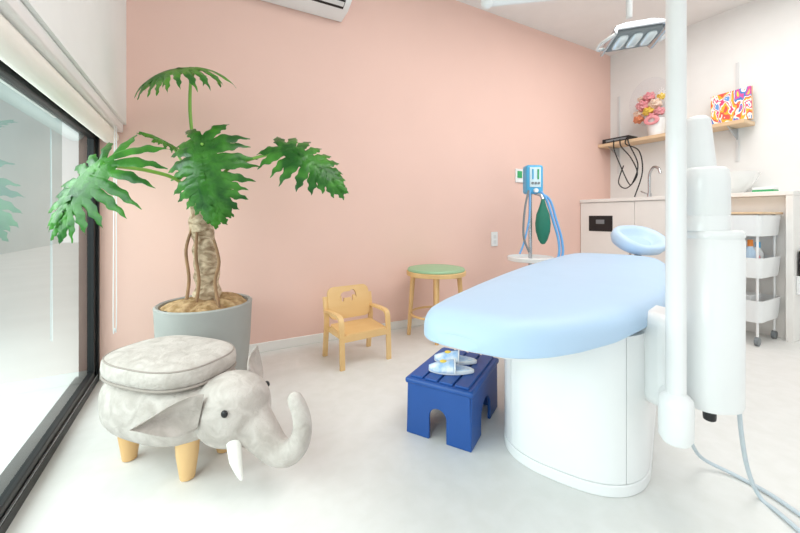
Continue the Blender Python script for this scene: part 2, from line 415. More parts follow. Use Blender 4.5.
for s in (-1, 1):
    bm = NB(); selli(bm, (.313 if s < 0 else .300, s*(.098 if s < 0 else .103), .250), (.011, .008, .011), nu=16, nv=10); obj('eye', bm, 'black', el)
    bm = NB(); tube(bm, [(.318, s*.066, .15), (.337, s*.078, .105), (.362, s*.083, .06)], [.022, .018, .006], 14, 5, True); obj('tusk', bm, 'tusk', el)
    for x in (-.135, .135):
        bm = NB(); lathe(bm, [(.018, 0), (.022, .003), (.033, .08), (.036, .13)], (x, s*.073, 0), 20); obj('foot', bm, 'wood', el)
bm = NB(); tube(bm, [(-.25, 0, .2), (-.28, .0, .16), (-.28, 0, .12)], [.008, .006, .009], 8, 5); obj('tail', bm, 'suede', el)

# ------------------------------------------------------------------ small wooden chair
cc = cw(-.245, 2.06)
ch = thing('toddler_chair', 'small pale wood chair with an animal cut out of its back', 'chair', (cc.x, cc.y, 0), radians(4.5))
def plate(outer, holes, th):
    cu = bpy.data.curves.new('p', 'CURVE'); cu.dimensions = '2D'; cu.fill_mode = 'BOTH'; cu.extrude = th/2
    for poly in [outer]+holes:
        sp = cu.splines.new('POLY'); sp.points.add(len(poly)-1); sp.use_cyclic_u = True
        for k, (x, y) in enumerate(poly): sp.points[k].co = (x, y, 0, 1)
    ob = bpy.data.objects.new('p', cu); COL.objects.link(ob)
    bpy.context.view_layer.update()
    me = bpy.data.meshes.new_from_object(ob.evaluated_get(bpy.context.evaluated_depsgraph_get()))
    bpy.data.objects.remove(ob); bpy.data.curves.remove(cu)
    bm = NB(); bm.from_mesh(me); bpy.data.meshes.remove(me)
    bmesh.ops.remove_doubles(bm, verts=bm.verts, dist=1e-5)
    return bm
def rrect(w, h, r, n=6):
    out = []
    for cx, cy, a0 in ((w/2-r, h/2-r, 0), (-w/2+r, h/2-r, 90), (-w/2+r, -h/2+r, 180), (w/2-r, -h/2+r, 270)):
        for i in range(n+1):
            a = radians(a0+90*i/n); out.append((cx+r*cos(a), cy+r*sin(a)))
    return out
beast = [(-.045, -.03), (-.045, .0), (-.052, -.012), (-.055, -.01), (-.047, .014), (-.03, .022), (.005, .022), (.016, .03), (.03, .03), (.04, .022), (.046, .008), (.047, -.014), (.042, -.014), (.038, .0), (.028, .002), (.024, -.004), (.024, -.03), (.012, -.03), (.012, -.012), (-.028, -.012), (-.032, -.03)]
bm = plate(rrect(.262, .185, .04), [[(x*1.05, y*1.05+.036) for x, y in beast]], .018)
Mb = Matrix.Translation((0, .105, .30)) @ Matrix.Rotation(radians(78), 4, 'X')
bmesh.ops.transform(bm, matrix=Mb, verts=bm.verts)
br = obj('backrest', bm, 'ply', ch, smooth=False)
bm = plate(rrect(.262, .20, .02), [], .014); bmesh.ops.transform(bm, matrix=Matrix.Translation((0, -.015, .178)) @ Matrix.Rotation(radians(3), 4, 'X'), verts=bm.verts)
obj('seat', bm, 'ply', ch, smooth=False, bevel=.003)
def ribbon(bm, pts, w, th, x0):
    pts = smooth_pts([V((0, y, z)) for y, z in pts], 5); A = []
    for i, p in enumerate(pts):
        d = (pts[min(i+1, len(pts)-1)]-pts[max(i-1, 0)]).normalized(); nn = V((0, -d.z, d.y))*th/2
        A.append([bm.verts.new(V((x0+sx*w/2, 0, 0))+p+s*nn) for sx, s in ((-1, -1), (1, -1), (1, 1), (-1, 1))])
    for a, b in zip(A, A[1:]):
        for j in range(4): bm.faces.new((a[j], a[(j+1) % 4], b[(j+1) % 4], b[j]))
    bm.faces.new(A[0][::-1]); bm.faces.new(A[-1])
for s in (-1, 1):
    bm = NB(); ribbon(bm, [(-.115, 0), (-.112, .10), (-.106, .20), (-.10, .245), (-.082, .265), (-.04, .27), (.06, .268), (.10, .262)], .026, .014, s*.142); obj('arm_leg', bm, 'ply', ch, ang=30)
    bm = NB(); ribbon(bm, [(.125, 0), (.112, .10), (.10, .2), (.108, .262), (.122, .34)], .026, .016, s*.142); obj('rear_leg', bm, 'ply', ch, ang=30)
    bm = NB(); box2(bm, (s*.129-.004, -.11, .145), (s*.129+.004, .105, .175)); obj('side_rail', bm, 'ply', ch, smooth=False)
bm = NB(); box2(bm, (-.14, -.116, .14), (.14, -.102, .172)); obj('front_rail', bm, 'ply', ch, smooth=False, bevel=.002)

# ------------------------------------------------------------------ round stool
sc = cw(.244, 2.45)
st = thing('round_stool', 'round wooden stool with a pale green cushioned top against the pink wall', 'stool', (sc.x, sc.y, 0), -YAW)
bm = NB(); lathe(bm, [(.19, .41), (.2, .413), (.2, .436), (.195, .44)], n=48); obj('seat_rim', bm, 'wood', st)
bm = NB(); lathe(bm, [(.19, .438), (.194, .446), (.188, .456), (.16, .461), (.08, .463), (.01, .463)], n=48); obj('cushion', bm, 'green_seat', st)
for k in range(4):
    a = radians(90*k-4); bm = NB(); tube(bm, [(cos(a)*.185, sin(a)*.185, 0), (cos(a)*.155, sin(a)*.155, .415)], [.0125, .017], 12); obj('leg', bm, 'wood', st)
for k in range(2):
    a = radians(90*k-4); bm = NB(); box(bm, (0, 0, .395-.012*k), (.30, .024, .022), a); obj('cross_rail', bm, 'wood', st, smooth=False, bevel=.002)
bm = NB(); torus(bm, .172, .008, Matrix.Translation((0, 0, .15)), 48, 8); obj('foot_ring', bm, 'wood', st)

# ------------------------------------------------------------------ blue step stool + slippers
W_, D_ = .25, .345
e1 = V((.872, -.49)); e2 = V((.49, .872))
c0 = V((.03, 1.353))+e1*.122+e2*(D_/2-.005)
sp = cw(c0.x, c0.y); srz = math.atan2(-.49, .872)-YAW
ss = thing('step_stool', 'dark blue plastic step stool with arched sides under the dental chair', 'step stool', (sp.x, sp.y, 0), srz)
def arch(w, h, aw, ah):
    pts = [(-w/2, 0), (-w/2+.006, h), (w/2-.006, h), (w/2, 0), (aw/2, 0)]
    for i in range(13):
        a = pi*i/12; pts.append((aw/2*cos(a), ah-aw/2+aw/2*sin(a)))
    pts.append((-aw/2, 0)); return pts
bm = NB(); box2(bm, (-W_/2-.006, -D_/2-.006, .183), (W_/2+.006, D_/2+.006, .205)); top = obj('top', bm, 'navy', ss, bevel=.009, seg=3)
for i in range(4):
    q = (W_-.016)/4
    bm = NB(); box2(bm, (-W_/2+.010+i*q, -D_/2+.010, .203), (-W_/2+.010+i*q+q-.008, D_/2-.010, .2125)); obj('slat', bm, 'navy', top, bevel=.003)
for s in (-1, 1):
    M = Matrix.Translation((0, s*(D_/2-.002), 0)) @ Matrix.Rotation(radians(90), 4, 'X') @ Matrix.Translation((0, 0, -.008 if s < 0 else -.0))
    bm = NB(); prism(bm, arch(W_, .19, .065, .115), .012, M); obj('end_panel', bm, 'navy', ss, bevel=.003)
    M = Matrix.Translation((s*(W_/2-.006), 0, 0)) @ Matrix.Rotation(radians(90), 4, 'Z') @ Matrix.Rotation(radians(90), 4, 'X') @ Matrix.Translation((0, 0, -.006))
    bm = NB(); prism(bm, arch(D_, .19, .12, .115), .012, M); obj('side_panel', bm, 'navy', ss, bevel=.003)
def slipper(X, Y, rz, label):
    p = cw(X, Y, .2128); t = thing('slipper', label, 'slipper', (p.x, p.y, .2128), rz, 'slippers on the step stool')
    def outl(sc=1):
        o_ = []
        for i in range(28):
            a = 2*pi*i/28; x = .086*cos(a); wv = .032+.005*cos(a); o_.append((x*sc, wv*sin(a)*(1-.12*cos(2*a))*sc))
        return o_
    bm = NB(); prism(bm, outl(), .014, Matrix.Identity(4)); so = obj('sole', bm, 'slip', t, bevel=.003)
    bm = NB(); prism(bm, outl(.9), .003, Matrix.Translation((0, 0, .0138))); obj('insole', bm, 'slipblue', so)
    bm = NB(); rows = []
    for i in range(11):
        s = i/10; x = -.012+.097*s; hw = .038*math.sqrt(max(.02, 1-(max(0, s-.25)/.76)**2.4)); hh = .036*(1-.6*s**1.5)
        rows.append([bm.verts.new((x, hw*cos(a), .008+hh*sin(a))) for a in [pi*j/14 for j in range(15)]])
    for a, b in zip(rows, rows[1:]):
        for j in range(14): bm.faces.new((a[j], a[j+1], b[j+1], b[j]))
    bm.faces.new(rows[-1])
    o = obj('upper', bm, 'slipblue', t); sd = o.modifiers.new('s', 'SOLIDIFY'); sd.thickness = .004
    bm = NB(); tube(bm, [V((-.013, .039*cos(a), .008+.037*sin(a))) for a in [pi*j/14 for j in range(15)]], .003, 8); obj('edge_band', bm, 'slip', o)
    bm = NB(); selli(bm, (.03, 0, .038), (.014, .012, .005), nu=14, nv=8)
    obj('motif', bm, 'yellow', o)
    return t
slz = math.atan2(.12, -.99)-YAW
slipper(.195, 1.375, slz, 'pale blue slipper nearest the front edge of the blue step')
slipper(.225, 1.468, slz-.06, 'pale blue slipper on the blue step, the one further back')

# ------------------------------------------------------------------ dental chair
dc = cw(.832, 1.626); da = math.atan2(.409, .913)
dn = thing('dental_chair', 'light blue flat dental treatment chair on a white oval base with lamp pole', 'dental chair', (dc.x, dc.y, 0), da)
def interp(tab, x):
    if x <= tab[0][0]: return tab[0][1]
    for (a, b), (c, d) in zip(tab, tab[1:]):
        if x <= c: f = (x-a)/(c-a); return b+(d-b)*f
    return tab[-1][1]
X0 = -1.02
farT = [(-1.02, .16), (-1.0, .20), (-.97, .232), (-.91, .258), (-.8, .28), (-.5, .31), (-.2, .327), (.1, .335), (.5, .32), (.8, .295), (.9, .275), (.96, .225), (.985, .15)]
nearT = [(-1.02, .05), (-1.0, .0), (-.97, -.045), (-.92, -.095), (-.85, -.14), (-.72, -.20), (-.54, -.25), (-.31, -.29), (.1, -.32), (.5, -.31), (.8, -.29), (.9, -.27), (.96, -.22), (.985, -.15)]
def pad(z0, z1, ins, ew=.34, eh=.62, el_=.34):
    bm = NB(); xs = []
    N = 80
    for i in range(N+1):
        q = i/N; q = .5-.5*cos(pi*q); xs.append(X0+q*(.985-X0))
    rings = []
    for x in xs:
        yf = interp(farT, x)-ins; yn = interp(nearT, x)+ins
        if yf-yn < .02: c_ = (yf+yn)/2; yf, yn = c_+.01, c_-.01
        w = (yf-yn)/2; yc = (yf+yn)/2
        d = max(0., min(x-X0, .985-x)); t = max(0., 1-max(0, 1-d/.09)**2.2)**.5 if d < .09 else 1
        t = max(t, .3); zc = z0+(z1-z0)*.22
        xx = max(X0+ins, min(.985-ins, x))
        ring = []
        for j in range(56):
            a = 2*pi*j/56; yy = spow(cos(a), ew); sa = sin(a)
            zz = zc+(z1-zc)*t*spow(sa, eh)+.005*(1-yy*yy) if sa > 0 else zc+(zc-z0)*t*spow(sa, el_)
            ring.append(bm.verts.new((xx, yc+w*yy, zz)))
        rings.append(ring)
    for a, b in zip(rings, rings[1:]):
        for j in range(56): bm.faces.new((a[j], a[(j+1) % 56], b[(j+1) % 56], b[j]))
    bm.faces.new(rings[0]); bm.faces.new(rings[-1]); return bm
mt = obj('mattress', pad(.470, .556, 0), 'lightblue', dn, ang=80); s = mt.modifiers.new('s', 'SMOOTH'); s.iterations = 2; s.factor = .5
obj('seat_shell', pad(.434, .480, .13), 'white', dn, ang=70)
# base: stadium column split by fine seams
def stadium(off=0, n=16):
    y0, y1 = -.258-off, .188+off; yc = (y0+y1)/2; hw = (y1-y0)/2; pts = []
    for i in range(2*n+1):
        a = pi/2+pi*i/(2*n); pts.append((-.425+(.215+off)*spow(cos(a), .85), yc+hw*spow(sin(a), .75)))
    for i in range(2*n+1):
        a = -pi/2+pi*i/(2*n); pts.append((.22+(.215+off)*spow(cos(a), .85), yc+hw*spow(sin(a), .75)))
    return pts
bm = NB(); prism(bm, stadium(-.006), .44, Matrix.Identity(4)); core = obj('base_core', bm, 'grey', dn, ang=30)
bm = NB(); prism(bm, stadium(.002), .034, Matrix.Identity(4)); obj('base_plinth', bm, 'white', dn, ang=30, bevel=.003)
full = stadium(0)
def wall_seg(i0, i1, z0, z1):
    bm = NB(); pts = [full[i % len(full)] for i in range(i0, i1+1)]; inn = [stadium(-.012)[i % len(full)] for i in range(i0, i1+1)]
    def pull(l):
        a = V(l[0]); b = V(l[1]); l[0] = tuple(a+(b-a).normalized()*.0012); a = V(l[-1]); b = V(l[-2]); l[-1] = tuple(a+(b-a).normalized()*.0012); return l
    pts = pull(list(pts)); inn = pull(list(inn)); q = []
    for (x, y), (xi, yi) in zip(pts, inn): q.append([bm.verts.new(c) for c in ((x, y, z0), (x, y, z1), (xi, yi, z1), (xi, yi, z0))])
    for a, b in zip(q, q[1:]):
        for j in range(4): bm.faces.new((a[j], a[(j+1) % 4], b[(j+1) % 4], b[j]))
    bm.faces.new(q[0]); bm.faces.new(q[-1][::-1]); return bm
L_ = len(full)
for i0, i1 in ((0, 9), (9, 24), (24, 40), (40, L_)): obj('base_cover', wall_seg(i0, i1, .0365, .458), 'white', dn, ang=35)
# side arm, pole, column (world placed)
def cbox(bm, X, Y, Z, s, rz=0): p = cw(X, Y, Z); box(bm, p, s, rz-YAW)
bm = NB(); cbox(bm, .785, 1.10, .385, (.14, .17, .27), .25); arm = obj('side_arm', bm, 'white', dn, root=dn, bevel=.03, seg=4)
bm = NB(); cbox(bm, .85, 1.12, .36, (.12, .10, .2), .25); obj('arm_cover', bm, 'white', arm, root=dn, bevel=.02, seg=3)
pole = cw(.724, .95)
bm = NB(); tube(bm, [pole+V((0, 0, .25)), pole+V((0, 0, 1.66))], .0225, 24); po = obj('lamp_pole', bm, 'white', dn, root=dn)
bm = NB(); lathe(bm, [(.012, .205), (.030, .211), (.038, .225), (.039, .30), (.037, .325), (.028, .335), (.0225, .34)], pole, 32); obj('pole_socket', bm, 'white', po, root=dn)
bm = NB(); tube(bm, [cw(.724, .95, .30), cw(.80, 1.09, .32)], .028, 20); obj('pole_bracket', bm, 'white', po, root=dn)
cl = cw(.851, 1.0); cn0 = cw(.832, 1.0); cn = cw(.822, 1.0)
def srod(prof, c, e, n=48):
    bm = NB(); rings = []
    for r_, z_ in prof: rings.append([bm.verts.new(c+Rv*(r_*spow(cos(2*pi*j/n), e))+Fv*(r_*spow(sin(2*pi*j/n), e))+V((0, 0, z_))) for j in range(n)])
    for a, b in zip(rings, rings[1:]):
        for j in range(n): bm.faces.new((a[j], a[(j+1) % n], b[(j+1) % n], b[j]))
    bm.faces.new(rings[0][::-1]); bm.faces.new(rings[-1]); return bm
co = obj('unit_column', srod([(.050, .283), (.064, .288), (.068, .30), (.069, .738), (.067, .740), (.067, .744), (.069, .746), (.0685, .758), (.064, .764), (.045, .765)], cl, .72), 'white', dn, root=dn, ang=50)
obj('column_collar', srod([(.056, .762), (.057, .80), (.0555, .802), (.0555, .805), (.057, .807), (.0565, .90), (.054, .925), (.047, .934), (.01, .936)], cn0, .78), 'white', co, root=dn, ang=50)
bm = NB(); lathe(bm, [(.041, .93), (.039, .95), (.029, 1.06), (.026, 1.07), (.02, 1.075), (.008, 1.076)], cn, 36); obj('column_top', bm, 'white', co, root=dn)
bm = NB(); nz = cw(.838, .98); lathe(bm, [(.010, .250), (.014, .253), (.015, .262), (.015, .29)], nz, 24); obj('nozzle', bm, 'black', co, root=dn)
# hoses
for pts in ([P(738, 385, 1.02), P(741, 430, 1.02), P(748, 470, 1.03), P(760, 497, 1.025), G(778, 512, .008), G(806, 536, .008)], [P(690, 440, 1.1), P(702, 458, 1.15), G(735, 475, .008), G(770, 494, .008), G(808, 520, .008)]):
    bm = NB(); tube(bm, pts, .0055, 10, 8); obj('hose', bm, 'hosewhite', dn, root=dn)
# headrest: cupped cushion with raised rim
hp = cw(1.60, 2.43, .640)
Mh = Matrix.Translation(hp) @ Matrix.Rotation(-YAW+radians(12), 4, 'Z') @ Matrix.Rotation(radians(28), 4, 'X')
bm = NB(); prof = [(.02, -.05), (.09, -.052), (.135, -.038), (.152, .0), (.150, .034), (.138, .052), (.122, .052), (.104, .034), (.088, .008), (.07, -.006), (.01, -.010)]
rings = []
for r_, z_ in prof:
    ring = []
    for j in range(48):
        a = 2*pi*j/48; lift = 1-.55*max(0, -sin(a))**2
        ring.append(bm.verts.new(Mh @ V((r_*spow(cos(a), .8)*1.16, r_*spow(sin(a), .8)*.88, z_ if z_ < .02 else .012+(z_-.012)*lift))))
    rings.append(ring)
for a, b in zip(rings, rings[1:]):
    for j in range(48): bm.faces.new((a[j], a[(j+1) % 48], b[(j+1) % 48], b[j]))
bm.faces.new(rings[0]); bm.faces.new(rings[-1])
hr = obj('headrest', bm, 'paleblue', dn, root=dn, ang=80)
bm = NB(); selli(bm, (0, 0, -.006), (.088, .066, .012), nu=28, nv=10); bmesh.ops.transform(bm, matrix=Mh, verts=bm.verts); obj('headrest_center', bm, 'lightblue', hr, root=dn)
bm = NB(); tube(bm, [cw(1.60, 2.43, .61), cw(1.55, 2.36, .52), cw(1.5, 2.28, .5)], .02, 12, 4); obj('headrest_mount', bm, 'grey', hr, root=dn)
# lamp
lc = P(633, 38, 1.38)
elb = P(487, 2, 1.22)
bm = NB(); tube(bm, [pole+V((0, 0, 1.64)), V((elb.x, elb.y, elb.z+.11))], .02, 16, 1, True); ab = obj('upper_arm', bm, 'white', po, root=dn)
bm = NB(); tube(bm, [elb+V((0, 0, .14)), elb], [.024, .022], 18, 1, True); obj('arm_elbow', bm, 'white', po, root=dn)
bm = NB(); la = P(629, -12, 1.38); tube(bm, [elb+V((0, 0, .0)), la], [.016, .018], 16, 1, True); obj('spring_arm', bm, 'white', po, root=dn)
bm = NB(); tube(bm, [la, P(629, 18, 1.38)], .011, 16); obj('lamp_stem', bm, 'offwhite', po, root=dn)
Ml = Matrix.Translation(lc) @ Matrix.Rotation(-YAW, 4, 'Z') @ Matrix.Rotation(radians(-9), 4, 'Y') @ Matrix.Rotation(radians(-18), 4, 'X')
bm = NB()
prof = [(-.105, -.018), (-.100, .006), (-.085, .020), (-.05, .028), (.05, .028), (.085, .020), (.100, .006), (.105, -.018), (.095, -.018), (.085, .0), (-.085, .0), (-.095, -.018)]
a = [bm.verts.new(Ml @ V((x, -.058, z))) for x, z in prof]; b = [bm.verts.new(Ml @ V((x, .058, z))) for x, z in prof]
bm.faces.new(a); bm.faces.new(b[::-1])
for i in range(len(prof)): bm.faces.new((a[i], b[i], b[(i+1) % len(prof)], a[(i+1) % len(prof)]))
lh = obj('lamp_head', bm, 'steel', dn, root=dn, bevel=.003)
bm = NB(); box(bm, (0, 0, -.004), (.170, .098, .010), M=Ml); rf = obj('lamp_reflector', bm, 'grey', lh, root=dn, bevel=.003)
for x in (-.055, 0, .055):
    bm = NB(); selli(bm, (x, 0, -.011), (.022, .036, .008), .7, .6, 24, 10); bmesh.ops.transform(bm, matrix=Ml, verts=bm.verts); obj('lamp_lens', bm, 'lens', lh, root=dn)
for s in (-1, 1):
    bm = NB(); tube(bm, [Ml @ V((s*.100, .036, .0)), Ml @ V((s*.122, .034, -.002)), Ml @ V((s*.130, .0, -.008)), Ml @ V((s*.122, -.042, -.020)), Ml @ V((s*.100, -.05, -.012))], .006, 10, 5); obj('lamp_handle', bm, 'offwhite', lh, root=dn)
bm = NB(); box(bm, (-.005, .0, .040), (.07, .04, .026), M=Ml); obj('lamp_joint', bm, 'grey', lh, root=dn, bevel=.006)
bm = NB(); tube(bm, [Ml @ V((-.05, 0, .048)), Ml @ V((.045, 0, .048))], .016, 18); obj('lamp_hinge', bm, 'offwhite', lh, root=dn)

# ------------------------------------------------------------------ sedation unit
nc = cw(1.0, 2.78)
nu = thing('sedation_unit', 'blue gas sedation machine on a stand with green bag and tubes', 'medical machine', (nc.x, nc.y, 0), -YAW)
for k in range(5):
    a = radians(72*k+20); bm = NB(); tube(bm, [(0, 0, .09), (cos(a)*.22, sin(a)*.22, .07)], [.022, .016], 10, 1, True); lg = obj('leg', bm, 'offwhite', nu)
    bm = NB(); tube(bm, [(cos(a)*.22-sin(a)*.012, sin(a)*.22+cos(a)*.012, .032), (cos(a)*.22+sin(a)*.012, sin(a)*.22-cos(a)*.012, .032)], .03, 16); obj('castor', bm, 'black', lg)
bm = NB(); tube(bm, [(0, 0, .08), (0, 0, 1.0)], .014, 16); obj('pole', bm, 'steel', nu)
bm = NB(); box(bm, (.02, 0, 1.085), (.13, .10, .22)); hd = obj('control_head', bm, 'medblue', nu, bevel=.02, seg=3)
bm = NB(); box(bm, (.02, -.052, 1.10), (.085, .008, .15)); obj('gauge_panel', bm, 'screen', hd, bevel=.004)
for x, m_ in ((.0, 'medblue'), (.04, 'green')):
    bm = NB(); tube(bm, [(x, -.056, 1.085), (x, -.058, 1.16)], .006, 10); obj('flow_tube', bm, m_, hd)
for x in (-.003, .02, .043):
    bm = NB(); tube(bm, [(x, -.054, 1.055), (x, -.064, 1.055)], .009, 14); obj('button', bm, 'grey', hd)
bm = NB(); tube(bm, [(.02, -.05, 1.0), (.02, -.075, 1.0)], .016, 16); obj('dial', bm, 'white', hd)
bm = NB(); lathe(bm, [(.012, .94), (.015, .92), (.026, .88), (.048, .82), (.057, .75), (.052, .69), (.034, .63), (.016, .60), (.004, .596)], (.07, -.07, 0), 28, sy=.75); obj('breathing_bag', bm, 'baggreen', nu)
bm = NB(); tube(bm, [(.07, -.07, .93), (.06, -.05, .965), (.03, -.02, .98)], .013, 12, 4); obj('bag_neck', bm, 'steel', nu)
for dx, ph in ((.0, 0), (.025, 1)):
    bm = NB(); tube(bm, [(.06, -.04, 1.0-ph*.02), (.10+dx, -.06, .93), (.14+dx, -.08, .78), (.175+dx, -.10, .62), (.16+dx, -.12, .50), (.07, -.13, .455+ph*.03)], .009, 12, 6); obj('hose', bm, 'hoseblue', nu)
bm = NB(); tube(bm, [(-.03, -.05, 1.0), (-.07, -.08, .85), (-.085, -.1, .66), (-.05, -.12, .54)], .008, 10, 6); obj('hose', bm, 'grey', nu)
bm = NB(); tube(bm, [(-.02, -.05, 1.0), (-.035, -.08, .8), (-.08, -.1, .62), (-.12, -.12, .53)], .007, 10, 6); obj('hose', bm, 'hoseblue', nu)
bm = NB(); lathe(bm, [(.01, .47), (.15, .47), (.165, .475), (.168, .50), (.162, .505), (.155, .485), (.01, .482)], (-.02, -.06, 0), 36); obj('tray', bm, 'white', nu)

# wall plates on the pink wall
def wall_pt(u, v):
    k = (u-400)/FPX; d = Rv*k+Fv; Y = YB/d.y; return P(u, v, Y)
p = wall_pt(521, 176); t = thing('wall_switch', 'white and green switch plate on pink wall behind the machine', 'switch', (p.x, YB, p.z))
bm = NB(); box(bm, (p.x, YB-.006, p.z), (.15, .012, .12)); pl = obj('plate', bm, 'white', t, root=t, bevel=.004)
bm = NB(); box(bm, (p.x-.03, YB-.0135, p.z+.01), (.055, .006, .06)); obj('green_button', bm, 'green', t, root=t, bevel=.002, label='green square')
bm = NB(); box(bm, (p.x+.035, YB-.0135, p.z), (.05, .006, .08)); obj('rocker', bm, 'offwhite', t, root=t, bevel=.002)
p = wall_pt(494, 239); t = thing('wall_outlet', 'small white power outlet low on the pink wall', 'outlet', (p.x, YB, p.z))
bm = NB(); box(bm, (p.x, YB-.005, p.z), (.07, .01, .12)); obj('plate', bm, 'white', t, root=t, bevel=.004)
for dz in (-.025, .02):
    bm = NB(); box(bm, (p.x, YB-.0105, p.z+dz), (.03, .003, .03)); obj('socket', bm, 'offwhite', t, root=t, bevel=.001)

# ------------------------------------------------------------------ counter on right wall
XF = 3.31; CZ = .97
t = thing('base_cabinet', 'white cabinet with black slot under the counter in the corner', 'cabinet', (3.56, 1.77, 0))
bm = NB(); box2(bm, (XF+.02, 1.27, .06), (XR-.002, YB-.002, CZ-.031)); box2(bm, (XF+.05, 1.27, 0), (XR-.002, YB-.002, .06)); body = obj('body', bm, 'laminate', t, root=t, smooth=False)
for y0, y1 in ((1.275, 1.765), (1.768, 2.274)):
    bm = NB(); box2(bm, (XF, y0, .065), (XF+.0195, y1, CZ-.034)); dr = obj('door', bm, 'laminate', t, root=t, smooth=False, bevel=.002)
    bm = NB(); box2(bm, (XF-.012, y0+.02 if y0 > 1.5 else y1-.035, .42), (XF, y0+.035 if y0 > 1.5 else y1-.02, .56)); obj('handle', bm, 'steel', dr, root=t, bevel=.003)
bm = NB(); box2(bm, (XF-.004, 1.955, .665), (XF+.001, 2.185, .812)); sl = obj('towel_slot', bm, 'black', t, root=t, bevel=.004)
bm = NB(); box2(bm, (XF-.010, 2.03, .735), (XF-.004, 2.11, .775)); obj('paper_towel', bm, 'grey', sl, root=t, bevel=.002)
bm = NB(); box2(bm, (XF-.01, .80, CZ-.03), (XR-.002, YB-.002, CZ))
solo('countertop', bm, 'laminate', 'long white worktop along the right wall holding the basin', 'worktop', (3.56, 1.54, CZ-.03), smooth=False, bevel=.003)
bm = NB(); box2(bm, (XF-.008, .80, 0), (XR-.002, .835, CZ-.031))
solo('end_panel', bm, 'laminate', 'upright white panel closing the right end of the worktop', 'panel', (3.56, .82, 0), smooth=False, bevel=.002)
bm = NB(); box2(bm, (XF+.06, .836, .0), (XF+.08, 1.269, CZ-.031))  # added panel, makes the bay shallower so it looks less dark
solo('bay_brightening_panel', bm, 'laminate', 'white panel added behind the trolley to brighten the bay below the worktop', 'panel', (3.38, 1.05, 0), smooth=False, bevel=.002)
t = thing('leaflet_holder', 'white holder with black sheets fixed to the end panel', 'holder', (3.42, .80, .3))
bm = NB(); box2(bm, (3.35, .76, .30), (3.52, .80, .42)); obj('pocket', bm, 'white', t, root=t, bevel=.004)
bm = NB(); box2(bm, (3.365, .775, .40), (3.50, .79, .58)); obj('sheet', bm, 'black', t, root=t, bevel=.001)

# basin and tap
bp = V((3.56, 1.25, CZ))
t = thing('wash_basin', 'white round ceramic vessel basin on the worktop', 'basin', bp)
bm = NB(); lathe(bm, [(.10, 0), (.12, .004), (.18, .08), (.21, .145), (.215, .16), (.205, .16), (.17, .09), (.10, .02), (.01, .015)], n=44); obj('bowl', bm, 'ceram', t)
bm = NB(); lathe(bm, [(.02, .016), (.022, .02), (.018, .022)], n=20); obj('drain', bm, 'steel', t)
fp = V((3.66, 1.82, CZ)); t = thing('tap', 'chrome gooseneck tap on the worktop left of the basin', 'tap', fp)
bm = NB(); lathe(bm, [(.03, 0), (.03, .012), (.02, .018), (.018, .05)], n=24); obj('tap_base', bm, 'steel', t)
bm = NB(); tube(bm, [(0, 0, .04), (0, 0, .2), (-.01, -.02, .26), (-.04, -.06, .285), (-.07, -.11, .265), (-.08, -.13, .22)], .012, 14, 6); obj('spout', bm, 'steel', t)
bm = NB(); tube(bm, [(0, .02, .045), (0, .07, .07)], .007, 10, 1, True); obj('lever', bm, 'steel', t)
p = V((3.44, .97, CZ)); t = thing('tissue_box', 'low green and white box on the worktop beside the basin', 'box', p)
bm = NB(); box2(bm, (-.05, -.055, 0), (.05, .055, .018)); obj('carton', bm, 'green', t, bevel=.003)
bm = NB(); box2(bm, (-.05, -.055, .0181), (.05, .055, .036)); obj('lid', bm, 'white', t, bevel=.003)

# trolley
t = thing('utility_trolley', 'white three tier trolley on castors before the worktop', 'trolley', (3.16, 1.02, 0))
x0, x1, y0, y1 = 3.0, 3.34, .86, 1.2
for x in (x0+.030, x1-.030):
    for y in (y0+.030, y1-.030):
        bm = NB(); tube(bm, [(x, y, .055), (x, y, .83)], .007, 12); ps = obj('post', bm, 'white', t, root=t)
        bm = NB(); tube(bm, [(x, y-.01, .026), (x, y+.01, .026)], .026, 18); obj('castor', bm, 'grey', ps, root=t)
def tray(z, h):
    bm = NB(); e = .004
    lo = rrect(x1-x0-.02, y1-y0-.02, .03, 4); hi = rrect(x1-x0+.004, y1-y0+.004, .035, 4)
    cx, cy = (x0+x1)/2, (y0+y1)/2
    r1 = [bm.verts.new((cx+x, cy+y, z)) for x, y in lo]; r2 = [bm.verts.new((cx+x, cy+y, z+h)) for x, y in hi]
    r3 = [bm.verts.new((cx+x*.96, cy+y*.96, z+h)) for x, y in hi]; r4 = [bm.verts.new((cx+x*.96, cy+y*.96, z+e)) for x, y in lo]
    k = len(lo); bm.faces.new(r1[::-1]); bm.faces.new(r4)
    for a, b in ((r1, r2), (r2, r3), (r3, r4)):
        for i in range(k): bm.faces.new((a[i], a[(i+1) % k], b[(i+1) % k], b[i]))
    obj('basket', bm, 'white', t, root=t, ang=50)
tray(.145, .135); tray(.42, .125); tray(.68, .130)
bm = NB(); box2(bm, (x0-.004, y0-.004, .817), (x1+.004, y1+.004, .832)); obj('top_board', bm, 'shelfwood', t, root=t, bevel=.003)
def bottle(x, y, z, h, r, m, mc, label):
    b = thing('bottle', label, 'bottle', (x, y, z))
    bm = NB(); lathe(bm, [(r*.9, 0), (r, .004), (r, h*.65), (r*.5, h*.8), (r*.4, h*.84)], n=20); obj('bottle_body', bm, m, b)
    bm = NB(); lathe(bm, [(r*.5, h*.82), (r*.5, h*.98), (r*.4, h)], n=16); obj('cap', bm, mc, b)
bottle(3.085, .94, .425, .23, .028, 'bottle', 'orange', 'clear bottle with orange cap in the middle trolley basket')
bottle(3.24, .95, .425, .21, .028, 'white', 'medblue', 'white bottle with blue cap in the middle trolley basket')
bottle(3.16, .94, .425, .18, .026, 'pinkflower', 'white', 'pink bottle with white cap in the middle trolley basket')
bm = NB(); box2(bm, (3.07, 1.0, .425), (3.24, 1.13, .61)); solo('tissue_pack', bm, 'hoseblue', 'blue pack standing in the middle trolley basket', 'pack', (3.14, 1.07, .425), bevel=.02, seg=3)
